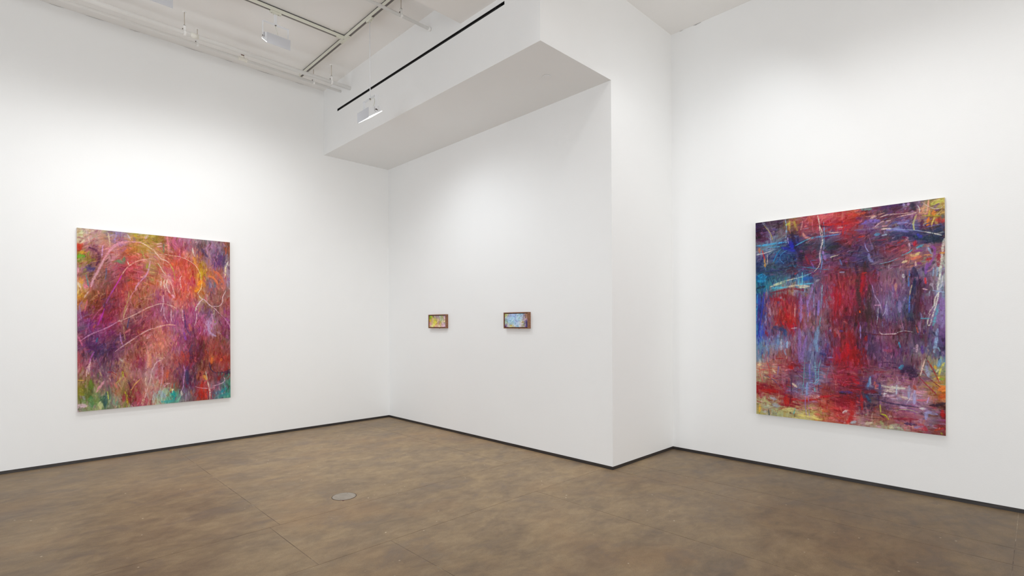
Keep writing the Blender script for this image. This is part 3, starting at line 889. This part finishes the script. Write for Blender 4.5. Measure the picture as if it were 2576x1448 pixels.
# ---------------------------------------------------------------- materials
def plaster(name, c, bump, scale):
    m = material(name, c, .62, spec=.25); t = NT(m); v = t.coord()
    f = t.noise(v, scale, 5, .6); t.bump(f, bump, .004)
    g = t.noise(v, 1.3, 3)
    t.l(t.ramp(g, [(.3, tuple(k * .985 for k in c[:3])), (.7, tuple(c[:3]))]), t.b.inputs['Base Color'])
    return m
WALL = plaster('wall_paint', (.845, .845, .84, 1), .12, 90)
CEIL = plaster('ceiling_paint', (.885, .87, .85, 1), .5, 7)

BASE = material('black_baseboard', srgb(46, 42, 41), .38)
t = NT(BASE); v = t.coord((1, 1, 8)); t.l(t.ramp(t.noise(v, 6, 5), [(.35, srgb(36, 33, 33)), (.75, srgb(62, 56, 54))]), t.b.inputs['Base Color'])

def concrete():
    m = material('polished_concrete', rough=.45, spec=.34); t = NT(m)
    w0 = t.coord()
    trowel = t.coord((1.0, 1.5, 1), (0, 0, .78))
    big = t.noise(w0, .95, 5, .6, .3); mid = t.noise(trowel, 2.1, 9, .68, .55); sml = t.noise(trowel, 7.5, 8, .7, .4)
    fine = t.noise(w0, 150, 3, .7); tint = t.noise(w0, .8, 4, .6, .2)
    c1 = t.ramp(big, [(.36, srgb(114, 99, 83)), (.5, srgb(134, 118, 98)), (.64, srgb(150, 134, 112))])
    c2 = t.ramp(mid, [(.36, srgb(94, 82, 71)), (.46, srgb(124, 109, 92)), (.54, srgb(146, 130, 108)), (.66, srgb(166, 149, 124))])
    c3 = t.ramp(sml, [(.34, srgb(98, 86, 74)), (.5, srgb(136, 120, 100)), (.66, srgb(162, 147, 126))])
    c = t.mix(.36, t.mix(.62, c1, c2), c3)
    c = t.mix(t.ramp(tint, [(.52, (0, 0, 0)), (.72, (.4, .4, .4))]), c, srgb(150, 118, 86))
    pur = t.noise(t.coord((1, 1.3, 1), (0, 0, .6)), 2.3, 7, .66, .5)
    c = t.mix(t.ramp(pur, [(.55, (0, 0, 0)), (.66, (.55, .55, .55))]), c, srgb(110, 100, 96))
    c = t.mix(t.ramp(fine, [(.36, (.34, .34, .34)), (.62, (0, 0, 0))]), c, srgb(98, 86, 74))
    # paint specks and scuffs
    vo = t.n('ShaderNodeTexVoronoi'); vo.inputs['Scale'].default_value = 8.5; t.l(t.coord((1, 1, 1), (0, 0, .3)), vo.inputs['Vector'])
    sp = t.ramp(vo.outputs['Distance'], [(.03, (1, 1, 1)), (.07, (0, 0, 0))])
    gate = t.ramp(t.noise(w0, 3.1, 3), [(.5, (0, 0, 0)), (.56, (.9, .9, .9))])
    c = t.mix(t.mix(1, sp, gate, 'MULTIPLY'), c, srgb(200, 192, 180))
    for rot, sx, sy, th in ((-.45, 1.2, 30, .68), (.9, 1.5, 34, .69)):
        scr = t.noise(t.coord((sx, sy, 1), (0, 0, rot)), 2.2, 6, .75); sg = t.noise(w0, 1.3 + rot * .3, 3)
        c = t.mix(t.mix(1, t.ramp(scr, [(th, (0, 0, 0)), (th + .06, (.55, .55, .55))]), t.ramp(sg, [(.5, (0, 0, 0)), (.62, (1, 1, 1))]), 'MULTIPLY'), c, srgb(186, 172, 152))
    c = t.mix(1, c, (1.17, 1.095, .95, 1), 'MULTIPLY')
    # vignette and reflection put into the colour: paler middle, darker edges
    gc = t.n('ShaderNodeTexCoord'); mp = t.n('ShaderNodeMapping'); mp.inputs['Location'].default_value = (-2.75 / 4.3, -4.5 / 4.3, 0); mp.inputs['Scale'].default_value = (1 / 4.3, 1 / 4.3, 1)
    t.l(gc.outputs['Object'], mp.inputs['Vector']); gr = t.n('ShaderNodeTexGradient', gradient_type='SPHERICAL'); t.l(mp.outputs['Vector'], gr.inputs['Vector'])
    falloff = t.n('ShaderNodeMath', operation='ADD'); t.l(gr.outputs['Fac'], falloff.inputs[0])
    wob = t.n('ShaderNodeMath', operation='MULTIPLY_ADD'); wob.inputs[1].default_value = .5; wob.inputs[2].default_value = -.25; t.l(big, wob.inputs[0]); t.l(wob.outputs[0], falloff.inputs[1])
    c = t.mix(1, c, t.ramp(falloff.outputs[0], [(.0, (.67, .64, .61)), (.62, (1.2, 1.2, 1.2))]), 'MULTIPLY')
    oi = t.n('ShaderNodeObjectInfo'); c = t.mix(1, c, oi.outputs['Color'], 'MULTIPLY')      # slab tones repeat that painted light falloff, slightly darker to the sides
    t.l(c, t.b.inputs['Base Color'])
    t.l(t.ramp(mid, [(.35, (.42, .42, .42)), (.7, (.56, .56, .56))]), t.b.inputs['Roughness'])
    t.bump(fine, .12, .002)
    return m
CONC = concrete()
FILL = material('joint_filler', rough=.7); t = NT(FILL); v = t.coord()
t.l(t.ramp(t.noise(v, 3.2, 5, .7), [(.36, srgb(84, 70, 58)), (.46, srgb(126, 110, 94)), (.54, srgb(146, 130, 110)), (.62, srgb(188, 174, 152))]), t.b.inputs['Base Color'])

WHITE_METAL = material('white_powder_coat', (.80, .81, .83, 1), .4)
PANEL_METAL = material('pale_grey_panel', (.60, .61, .645, 1), .55)
CREAM = material('cream_track_enamel', (.70, .695, .60, 1), .45)
DARK = material('dark_conductor_and_gap', (.03, .025, .025, 1), .5)
COPPER = material('conductor_grey', (.30, .26, .26, 1), .5, .2)
BOLT = material('steel_bolt', (.22, .18, .16, 1), .6, .4)
LENS = material('lit_lens', (.9, .9, .9, 1), .2, emit=4.0)
PIPE = material('painted_pipe', (.89, .885, .87, 1), .45); t = NT(PIPE); t.bump(t.noise(t.coord((1, 4, 4)), 30, 4), .3, .002)
TAPE = material('pipe_wrap', (.84, .82, .75, 1), .6); t = NT(TAPE); t.bump(t.noise(t.coord((6, 1, 1)), 40, 3), .6, .003)
ROD = material('hanger_rod', (.56, .50, .43, 1), .6)
RUST = material('sprinkler_bronze', srgb(96, 52, 38), .5, .3)
BLACK = material('slot_black', (.006, .006, .006, 1), .7)
BLADE = material('slot_blade', (.09, .085, .085, 1), .55)
CRACKM = material('crack_shadow', (.42, .41, .40, 1), .9)
COVER = material('brushed_cover', srgb(165, 154, 141), .5, .15); t = NT(COVER); t.l(t.ramp(t.noise(t.coord((3, 1, 1)), 8, 4), [(.3, srgb(156, 145, 131)), (.7, srgb(174, 164, 152))]), t.b.inputs['Base Color'])
RIM = material('dark_rim', srgb(96, 80, 66), .7)
WOOD = material('walnut_frame', rough=.5); t = NT(WOOD)
t.l(t.ramp(t.noise(t.coord((1, 1, 1)), 55, 6, .7, 1.2), [(.3, srgb(104, 66, 44)), (.55, srgb(140, 93, 64)), (.75, srgb(160, 110, 78))]), t.b.inputs['Base Color'])
SHADOWBOX = material('dark_frame_backing', srgb(44, 26, 18), .8)
RAWEDGE = material('raw_canvas_edge', (.62, .57, .51, 1), .85); t = NT(RAWEDGE); t.bump(t.noise(t.coord(), 300, 2), .3, .001)
PINKEDGE = material('primed_canvas_edge', (.70, .58, .54, 1), .85)
PAINT = material('oil_paint', rough=.55, spec=.22); t = NT(PAINT)
va = t.n('ShaderNodeVertexColor', layer_name='paint'); t.l(va.outputs['Color'], t.b.inputs['Base Color'])

# ---------------------------------------------------------------- the room
XL, YL = -6.0, 7.337            # the left wall is the plane y = YL
UF, U0, U1 = 3.3623, 4.4293, 5.6673   # bulkhead face, alcove wall, right wall (planes of x)
V1 = 3.053                      # return wall (plane of y)
ZS, ZC, ZB = 3.9704, 4.906, 4.573     # soffit, ceiling, ceiling beam
YN = -6.0

fl = struct(MB().box(XL, U1 + .2, YN, YL + .2, -.3, -.0012), 'floor', FILL)
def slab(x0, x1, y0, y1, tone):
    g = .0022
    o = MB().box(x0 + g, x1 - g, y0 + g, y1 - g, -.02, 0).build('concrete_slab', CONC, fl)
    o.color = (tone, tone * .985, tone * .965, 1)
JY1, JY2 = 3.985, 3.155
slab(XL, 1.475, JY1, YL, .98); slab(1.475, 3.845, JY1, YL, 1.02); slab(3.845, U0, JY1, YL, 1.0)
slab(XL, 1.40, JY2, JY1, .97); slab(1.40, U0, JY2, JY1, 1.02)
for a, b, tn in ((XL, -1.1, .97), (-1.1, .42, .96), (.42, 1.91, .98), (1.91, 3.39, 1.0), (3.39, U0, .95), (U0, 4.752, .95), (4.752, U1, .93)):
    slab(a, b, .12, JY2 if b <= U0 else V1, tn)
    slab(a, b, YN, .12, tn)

struct(MB().box(XL, U1, YL, YL + .2, 0, ZC), 'wall_left', WALL)
struct(MB().box(U0, U1 + .2, V1, YL, 0, ZC), 'wall_back', WALL)            # alcove wall and the return beside it
struct(MB().box(U1, U1 + .2, YN, V1, 0, ZC), 'wall_right', WALL)
struct(MB().box(XL - .2, XL, YN, YL, 0, ZC), 'wall_rear', WALL)
struct(MB().box(XL, U1, YN - .2, YN, 0, ZC), 'wall_near', WALL)
ce = struct(MB().box(XL, U1 + .2, YN, YL + .2, ZC, ZC + .2), 'ceiling', CEIL)
struct(MB().box(XL, UF, V1, 4.153, ZB, ZC), 'ceiling_beam', CEIL)

# bulkhead over the alcove, with the slot of the air vent cut into its face
SY0, SY1, SZ0, SZ1, SD = 3.504, 6.906, 4.484, 4.519, .09
b = MB()
b.box(UF + SD, U0, V1, YL, ZS, ZC)
for y0, y1, z0, z1 in ((V1, YL, ZS, SZ0), (V1, YL, SZ1, ZC), (V1, SY0, SZ0, SZ1), (SY1, YL, SZ0, SZ1)):
    b.box(UF, UF + SD, y0, y1, z0, z1)
struct(b, 'wall_bulkhead', WALL)

HB, TB = .032, .003
struct(MB().box(XL, U0, YL - TB, YL, 0, HB), 'baseboard_left', BASE)
struct(MB().box(U0 - TB, U0, V1 - TB, YL - TB, 0, HB), 'baseboard_back', BASE)
struct(MB().box(U0, U1 - TB, V1 - TB, V1, 0, HB), 'baseboard_return', BASE)
struct(MB().box(U1 - TB, U1, YN, V1, 0, HB), 'baseboard_right', BASE)

# hairline gaps where the plaster has pulled away from the ceiling
def crack(p, d, ln, wd, seed):
    rg = random.Random(seed); p, d = Vector(p), Vector(d); n = 9; up_ = []; lo = []
    for i in range(n):
        q = p + d * (ln * i / (n - 1)); k = math.sin(math.pi * i / (n - 1)) * wd
        up_.append(q + Vector((0, 0, -.001))); lo.append(q + Vector((0, 0, -.002 - k * rg.uniform(.4, 1))))
    mb = MB().add(up_ + lo, [(i, i + 1, n + i + 1, n + i) for i in range(n - 1)])
    mb.build('plaster_crack', CRACKM, ce)
for i, (x, ln) in enumerate(((.36, .12), (.66, .16), (1.05, .1), (1.6, .2), (2.05, .1), (2.44, .22), (2.95, .12))):
    crack((x, YL - .0015, ZC), (1, 0, 0), ln, .0035, i)
crack((U1 - .0015, 2.78, ZC), (0, -1, 0), .1, .012, 31)
crack((U1 - .0015, 2.95, ZC), (0, -1, 0), .05, .004, 32)

# ---------------------------------------------------------------- the two large canvases
def painted_sheet(name, cv, w_, h_, relief, parent, place):
    """a grid of paint: one vertex per dab of colour, raised where the paint is thick"""
    nx, ny = cv.w, cv.h
    u, v = np.meshgrid(np.linspace(0, 1, nx), np.linspace(0, 1, ny))
    hg = cv.hgt - cv.hgt.min(); hg = hg / max(hg.max(), 1e-6) * relief
    ramp = lambda n: np.clip(np.minimum(np.arange(n), n - 1 - np.arange(n)) / 7, 0, 1)
    hg *= ramp(ny)[:, None] * ramp(nx)[None, :]
    P = np.stack([u * w_, hg, (1 - v) * h_], -1).reshape(-1, 3)
    idx = np.arange(nx * ny).reshape(ny, nx)
    F = np.stack([idx[1:, :-1], idx[1:, 1:], idx[:-1, 1:], idx[:-1, :-1]], -1).reshape(-1, 4)
    P = place(P)
    me = bpy.data.meshes.new(name)
    me.vertices.add(len(P)); me.vertices.foreach_set('co', P.astype(np.float32).ravel())
    me.loops.add(F.size); me.loops.foreach_set('vertex_index', F.astype(np.int32).ravel())
    me.polygons.add(len(F)); me.polygons.foreach_set('loop_start', np.arange(0, F.size, 4, dtype=np.int32))
    me.update(calc_edges=True)
    c = np.clip(cv.img, 0, 1).reshape(-1, 3); c = np.where(c <= .04045, c / 12.92, ((c + .055) / 1.055) ** 2.4) * PAINT_GAIN
    at = me.color_attributes.new('paint', 'FLOAT_COLOR', 'POINT')
    at.data.foreach_set('color', np.concatenate([c, np.ones((len(c), 1))], 1).astype(np.float32).ravel())
    me.polygons.foreach_set('use_smooth', np.ones(len(F), bool))
    me.materials.append(PAINT)
    o = bpy.data.objects.new(name, me); COL.objects.link(o); o.parent = parent
    return o
PAINT_GAIN = 1.0

def big_canvas(label, cv, w_, h_, depth, origin, xdir, out, edge, group):
    """origin = bottom left corner on the wall seen from the room, xdir along the picture, out away from the wall"""
    t_ = thing('abstract_painting', origin, label, 'painting', group)
    xd, od = np.array(xdir, float), np.array(out, float)
    tr = lambda P: P[:, :1] * xd + P[:, 1:2] * od + P[:, 2:] * np.array([0, 0, 1.])
    painted_sheet('canvas', cv, w_, h_, .0028, t_, lambda P: tr(P + np.array([0, depth, 0])))
    e = MB(); th = .004; gap = .004
    for a0, a1, c0, c1 in ((0, th, 0, h_), (w_ - th, w_, 0, h_), (th, w_ - th, 0, th), (th, w_ - th, h_ - th, h_)):
        q = MB().box(a0, a1, gap, depth - .0012, c0, c1); e.add([tuple(tr(np.array([p]))[0]) for p in q.v], q.f)
    e.build('canvas_edge', edge, t_)
    s = MB(); q = MB()
    for a0, a1, c0, c1 in ((th, w_ - th, th, .06), (th, w_ - th, h_ - .06, h_ - th), (th, .06, .06, h_ - .06), (w_ - .06, w_ - th, .06, h_ - .06), (w_ / 2 - .03, w_ / 2 + .03, .06, h_ - .06)):
        q.box(a0, a1, 0, depth - .004, c0, c1)
    s.add([tuple(tr(np.array([p]))[0]) for p in q.v], q.f); s.build('stretcher', WOOD, t_)
    return t_

big_canvas('large magenta and orange abstract painting hanging on the left wall', paint_left(480, 634), 1.5125, 1.9954, .04,
           (.5745, YL, .5593), (1, 0, 0), (0, -1, 0), PINKEDGE, 'large unframed canvases')
big_canvas('large dark crimson, violet and blue abstract painting hanging on the right wall', paint_right(520, 680), 1.5284, 1.9956, .04,
           (U1, 2.0817, .5394), (0, -1, 0), (-1, 0, 0), RAWEDGE, 'large unframed canvases')

# ---------------------------------------------------------------- the two small framed paintings in the alcove
def small_framed(label, cv, y_left, y_right, z0, z1, depth):
    w_, h_ = y_left - y_right, z1 - z0
    t_ = thing('framed_painting', (U0, y_left, z0), label, 'painting', 'small framed paintings in the alcove')
    T = lambda q: [(-p[1], -p[0], p[2]) for p in q.v]           # (along, out, up) -> room
    f = .0105; g = .007; d = depth
    for a0, a1, c0, c1 in ((0, w_, 0, f), (0, w_, h_ - f, h_), (0, f, f, h_ - f), (w_ - f, w_, f, h_ - f)):
        q = MB().box(a0, a1, 0, d, c0, c1); MB().add(T(q), [r[::-1] for r in q.f]).build('frame_rail', WOOD, t_, bevel=.0012)
    q = MB().box(f, w_ - f, .001, .006, f, h_ - f); MB().add(T(q), [r[::-1] for r in q.f]).build('backing', SHADOWBOX, t_)
    cw, ch, cd_ = w_ - 2 * (f + g), h_ - 2 * (f + g), d - .006
    place = lambda P: np.stack([-(P[:, 1] + cd_), -(P[:, 0] + f + g), P[:, 2] + f + g], -1)
    c = painted_sheet('canvas', cv, cw, ch, .0015, t_, place)
    q = MB().box(f + g, w_ - f - g, .006, cd_ - .0002, f + g, h_ - f - g); MB().add(T(q), [r[::-1] for r in q.f]).build('canvas_edge', RAWEDGE, t_)
    q = MB().cyl((w_ * .56, .012, 0), (w_ * .56, .012, -.006), .004, 8); MB().add(T(q), [r[::-1] for r in q.f]).build('hanging_screw', BOLT, t_)
    return t_
small_framed('small wooden framed painting in yellow and pink, nearer the alcove corner', paint_small(110, 52, S1_GRID, 3, True), 6.190, 5.777, 1.432, 1.627, .044)
small_framed('small wooden framed painting in pale blue and white, nearer the outer wall edge', paint_small(110, 52, S2_GRID, 4, False), 4.611, 4.194, 1.435, 1.630, .046)

# ---------------------------------------------------------------- air vent, cover plates
vt = thing('slot_air_vent', (UF, (SY0 + SY1) / 2, (SZ0 + SZ1) / 2), 'long narrow black slot air vent running along the white bulkhead face', 'vent')
def at_vent(mb): return MB().add([(x - UF, y - (SY0 + SY1) / 2, z - (SZ0 + SZ1) / 2) for x, y, z in mb.v], mb.f)
e = .0012
q = MB(); q.box(UF + SD - .006, UF + SD - .001, SY0 + e, SY1 - e, SZ0 + e, SZ1 - e)
for y0, y1, z0, z1 in ((SY0 + e, SY1 - e, SZ0 + e, SZ0 + .003), (SY0 + e, SY1 - e, SZ1 - .003, SZ1 - e), (SY0 + e, SY0 + .004, SZ0 + .003, SZ1 - .003), (SY1 - .004, SY1 - e, SZ0 + .003, SZ1 - .003)):
    q.box(UF + .002, UF + SD - .006, y0, y1, z0, z1)
at_vent(q).build('vent_housing', BLACK, vt)
at_vent(MB().box(UF + .012, UF + .05, SY0 + .06, SY1 - .03, SZ1 - .013, SZ1 - .0115)).build('deflector_blade', BLADE, vt)
for k in range(7):
    y = SY0 + .12 + k * (SY1 - SY0 - .3) / 6
    for u0, u1 in ((0, .02), (.045, .055)): at_vent(MB().box(UF + .006, UF + .03, y + u0, y + u1, SZ1 - .0115, SZ1 - .003)).build('blade_clip', BLACK, vt)

sp = thing('sprinkler_cover', (3.902, 3.4605, ZS), 'small round white sprinkler cover plate flush in the alcove soffit', 'cover plate')
MB().cyl((0, 0, -.0065), (0, 0, -.0035), .044, 48, .0445).build('cover_disc', WALL, sp)
MB().ring((0, 0, -.0035), (0, 0, 1), .03, .041, .0035, 48).build('cup_ring', CRACKM, sp)

fc = thing('floor_outlet_cover', (2.113, 4.2445, 0), 'round grey metal outlet cover set flush in the concrete floor', 'floor outlet')
MB().cyl((0, 0, .0006), (0, 0, .0026), .098, 56, .0972).build('cover_plate', COVER, fc)
MB().ring((0, 0, .0002), (0, 0, 1), .096, .1045, .0012, 56).build('cover_rim', RIM, fc)
for a in (.75, 3.9): MB().cyl((.082 * math.cos(a), .082 * math.sin(a), .0026), (.082 * math.cos(a), .082 * math.sin(a), .0032), .004, 12).build('cover_screw', BOLT, fc)
a = math.atan2(-.7134, -.7008) + .25
MB().prism([(.0, .0004), (.014, .0004), (.014, .0016), (0, .0016)], -.012, .012)
n_ = MB().add([(.100, -.014, .0016), (.118, -.004, .0016), (.118, .004, .0016), (.100, .014, .0016), (.100, -.014, .0002), (.118, -.004, .0002), (.118, .004, .0002), (.100, .014, .0002)],
              [(0, 1, 2, 3), (7, 6, 5, 4), (0, 4, 5, 1), (1, 5, 6, 2), (2, 6, 7, 3), (3, 7, 4, 0)]).build('pull_notch', RUST, fc)
n_.rotation_euler = (0, 0, a)

# ---------------------------------------------------------------- pipes under the ceiling
def pipe_run(label, y, z, r, x0, hangers, loc_x):
    t_ = thing('ceiling_pipe', (loc_x, y, z), label, 'pipe')
    L_ = lambda x: x - loc_x
    MB().cyl((L_(x0), 0, 0), (L_(UF), 0, 0), r, 24).build('pipe', PIPE, t_, smooth=True)
    for x in hangers:
        MB().cyl((L_(x), 0, r + .05), (L_(x), 0, ZC - z), .0045, 10).build('hanger_rod', ROD, t_, smooth=True)
        h = MB().ring((L_(x) - .011, 0, 0), (1, 0, 0), r + .0005, r + .0045, .022, 28)
        h.box(L_(x) - .011, L_(x) + .011, -.0085, -.0055, r, r + .056).box(L_(x) - .011, L_(x) + .011, .0055, .0085, r, r + .056).box(L_(x) - .011, L_(x) + .011, -.0085, .0085, r + .052, r + .057)
        h.build('hanger_clevis', PIPE, t_)
        MB().cyl((L_(x) - .017, -.006, r + .012), (L_(x) - .017, .006, r + .012), .005, 8).build('clevis_bolt', BOLT, t_)
        MB().cyl((L_(x), 0, ZC - z - .004), (L_(x), 0, ZC - z), .02, 16).build('ceiling_flange', PIPE, t_)
    return t_, L_
pa, L_ = pipe_run('thickest white pipe, running along the ceiling beside the left wall', 6.523, 4.681, .0245, XL, (1.423, 3.096), 2.0)
MB().cyl((L_(1.478), 0, 0), (L_(1.556), 0, 0), .027, 24).build('pipe_wrap', TAPE, pa, smooth=True)['label'] = 'cream wrapping around the white pipe'
pb, L_ = pipe_run('thin white sprinkler pipe nearest the left wall with a bronze sprinkler head', 6.795, 4.727, .0165, XL, (1.611, 2.976), 2.0)
xs = 2.095
q = MB().cyl((L_(xs) - .044, 0, 0), (L_(xs) + .044, 0, 0), .0215, 24)
for d0, d1, rr in ((-.050, -.036, .0245), (-.026, -.014, .0235), (.014, .026, .0235), (.036, .050, .0255)): q.cyl((L_(xs) + d0, 0, 0), (L_(xs) + d1, 0, 0), rr, 24)
q.cyl((L_(xs), 0, .01), (L_(xs), 0, .034), .019, 20).cyl((L_(xs), 0, .03), (L_(xs), 0, .040), .016, 20)
q.build('tee_fitting', TAPE, pb)
q = MB().cyl((L_(xs), 0, .040), (L_(xs), 0, .052), .013, 14)
for sg in (-1, 1): q.tube([(L_(xs) + sg * .012, 0, .050), (L_(xs) + sg * .019, 0, .062), (L_(xs) + sg * .018, 0, .078), (L_(xs) + sg * .006, 0, .092)], .0042, 8)
q.cyl((L_(xs), 0, .090), (L_(xs), 0, .095), .022, 16).cyl((L_(xs), 0, .052), (L_(xs), 0, .09), .0035, 8)
q.build('sprinkler_head', RUST, pb)['label'] = 'reddish bronze upright sprinkler head'
pc, L_ = pipe_run('white pipe crossing over the lighting track and ending in the bulkhead face', 4.681, 4.7275, .0165, XL, (2.989,), 2.5)
MB().cyl((L_(UF) - .03, 0, 0), (L_(UF) - .001, 0, 0), .0215, 20).build('wall_coupling', PIPE, pc, smooth=True)

# ---------------------------------------------------------------- lighting track
TZ0, TZ1, TW = 4.857, 4.893, .018
TAY, TBX = 5.752, 2.899
tr_ = thing('lighting_track', (TBX, TAY, TZ1), 'cream ceiling lighting track meeting in a T with dark slots underneath', 'track')
def rail_mesh(a0, a1):
    """channel running along x, open underneath"""
    q = MB(); h = TZ1 - TZ0; wl = .0025; lip = .0055
    q.box(a0, a1, -TW, -TW + wl, -h, 0).box(a0, a1, TW - wl, TW, -h, 0).box(a0, a1, -TW + wl, TW - wl, -wl, 0)
    q.box(a0, a1, -TW + wl, -TW + lip, -h, -h + .002).box(a0, a1, TW - lip, TW - wl, -h, -h + .002)
    return q
def turn(q): return MB().add([(-y, x, z) for x, y, z in q.v], q.f)
xa0, xa1 = -3.5 - TBX, -TW - .0005
yb0, yb1 = 4.155 - TAY, 7.03 - TAY
for k in range(2):
    if k == 0: f = lambda q: q; a0, a1 = xa0, xa1
    else: f = turn; a0, a1 = yb0, yb1
    f(rail_mesh(a0, a1)).build('track_rail', CREAM, tr_)
    f(MB().box(a0 + .001, a1 - .001, -TW + .0026, TW - .0026, -.031, -.0026)).build('conductor_insert', DARK, tr_)
    for w0, w1 in ((-.009, -.003), (.003, .009)): f(MB().box(a0 + .001, a1 - .001, w0, w1, -.0325, -.0312)).build('conductor_strip', COPPER, tr_)
    f(MB().box(a0 + .001, a1 - .001, -.0172, .0172, .0003, .0075)).build('gap_shade_strip', DARK, tr_)  # dark strip painting in the shade of the gap above the rail
hh = TZ1 - TZ0
MB().box(-.11, TW + .0006, -TW - .0006, TW + .0006, -hh - .0022, -hh - .0002).build('joint_cover', CREAM, tr_)
MB().box(-TW - .0008, TW + .0008, -.125, .095, -hh - .0046, -hh - .0024).build('joint_cover', CREAM, tr_)
turn(MB().box(yb1 - .012, yb1 + .012, -TW - .001, TW + .001, -hh - .001, .0005)).build('end_cap', CREAM, tr_)
for x in (-.17, -1.25, -2.3, -3.4): MB().box(x - .018, x + .018, -TW - .004, TW + .004, .0078, ZC - TZ1).build('ceiling_clip', CREAM, tr_)
for y in (-.9, -.14, .15, 1.0): turn(MB().box(y - .018, y + .018, -TW - .004, TW + .004, .0078, ZC - TZ1)).build('ceiling_clip', CREAM, tr_)
for x, y in ((-.05, .008), (-.02, -.012), (.006, -.09), (.006, .07)): MB().cyl((x, y, -hh - .0056), (x, y, -hh - .001), .003, 8).build('cover_screw', BOLT, tr_)

# ---------------------------------------------------------------- wall washer fixtures
def washer(loc, rz, label, stem, power, aim, color, cone=R(128)):
    """origin at the bolt that joins stem and yoke; the lamp throws along local +y"""
    t_ = thing('wall_washer_lamp', loc, label, 'spotlight', 'white wall washers on the lighting track', rz)
    top = TZ0 - loc[2]
    A = MB().box(-.058, .058, -.0155, .0155, top - .022, top - .0006).box(-.05, .03, -.0095, .0095, top - .0006, top + .004)
    A.box(-.02, .012, -.018, .018, top - .03, top - .022)
    A.build('track_adapter', CREAM, t_, bevel=.002)
    for sx in (.03, -.04): MB().cyl((sx, 0, top - .0215), (sx, 0, top - .0245), .0035, 8).build('adapter_screw', BOLT, t_)
    if stem == 'flat': MB().box(-.0155, .0155, -.004, .004, .004, top - .028).build('stem', WHITE_METAL, t_, bevel=.003)
    else: MB().cyl((0, 0, .003), (0, 0, top - .03), .0046, 12).build('stem', WHITE_METAL, t_, smooth=True)
    hw = .134
    y_ = MB().box(-hw, hw, -.015, .015, -.002, .002).box(-hw, -hw + .004, -.015, .015, -.165, -.002).box(hw - .004, hw, -.015, .015, -.165, -.002)
    for s in (-1, 1):
        x = s * (hw - .004) if s > 0 else -hw
        y_.cyl((x, 0, -.165), (x + .004, 0, -.165), .015, 20)
    y_.build('yoke', WHITE_METAL, t_)
    for s in (-1, 1): MB().cyl((s * (hw + .0045), 0, -.162), (s * (hw - .012), 0, -.162), .0045, 12).build('pivot_bolt', BOLT, t_)
    MB().cyl((0, 0, -.007), (0, 0, -.0022), .009, 12).build('yoke_bolt', BOLT, t_)
    H = .119
    bd = MB().prism([(-.086, -.258), (.076, -.146), (.066, -.138), (.046, -.101), (-.028, -.126), (-.086, -.157)], -H, H)
    bd.build('housing', WHITE_METAL, t_)
    pn = MB().prism([(-.0885, -.264), (-.0862, -.264), (-.0862, -.154), (-.0905, -.154)], -H - .003, H + .003); pn.build('back_panel', PANEL_METAL, t_)
    fn = MB()
    for k in range(9): fn.box(-.062 + k * .0155, -.055 + k * .0155, -.0862, -.07, -.157, -.1475)
    tag(fn.build('cooling_fins', WHITE_METAL, t_), kind='stuff')
    n = Vector((0, .569, -.822)); o_ = .0015
    c0, c1 = Vector((0, -.080, -.2535)), Vector((0, .078, -.1445))
    vs = [Vector((x, 0, 0)) + c + n * z for z in (o_, o_ + .004) for c in (c0, c1) for x in (-H + .003, H - .003)]
    MB().add(vs, [(0, 2, 3, 1), (4, 5, 7, 6), (0, 1, 5, 4), (2, 6, 7, 3), (0, 4, 6, 2), (1, 3, 7, 5)]).build('lens', LENS, t_)['label'] = 'glowing white glass lens'
    if stem == 'flat': pts = [(0, .006, -.008), (.004, .004, -.03), (.012, 0, -.06), (.021, -.006, -.095), (.02, -.012, -.112), (.012, -.016, -.118)]
    else: pts = [(0, .004, -.008), (.006, -.006, -.018), (.018, -.012, -.032), (.045, -.012, -.028), (.075, -.008, -.02), (.098, -.006, -.03), (.112, -.008, -.06), (.108, -.012, -.095), (.09, -.02, -.122)]
    MB().tube(pts, .0032, 8).build('power_cord', CREAM, t_, smooth=True)
    M = Matrix.Rotation(rz, 4, 'Z'); M.translation = loc
    L = M @ (Vector((0, -.001, -.199)) + n * .05)
    lamp('wash_lamp', 'SPOT', L, aim, power, color, spot_size=cone, spot_blend=1, shadow_soft_size=.03)
    return t_
washer((2.105, TAY, 4.716), 0, 'white lamp on a short bracket beside the track junction, facing the left wall', 'flat', 38, (2.105, 7.2, 0), NEUTRAL)
washer((1.022, TAY, 4.716), 0, 'white lamp cut off by the upper edge of the picture, facing the left wall', 'flat', 34, (1.022, 7.2, 0), NEUTRAL)
washer((TBX - .003, 5.163, 3.98), -math.pi / 2, 'white lamp hanging low on a long thin rod before the bulkhead', 'rod', 54, (U0, 5.163, .4), COOL, R(138))
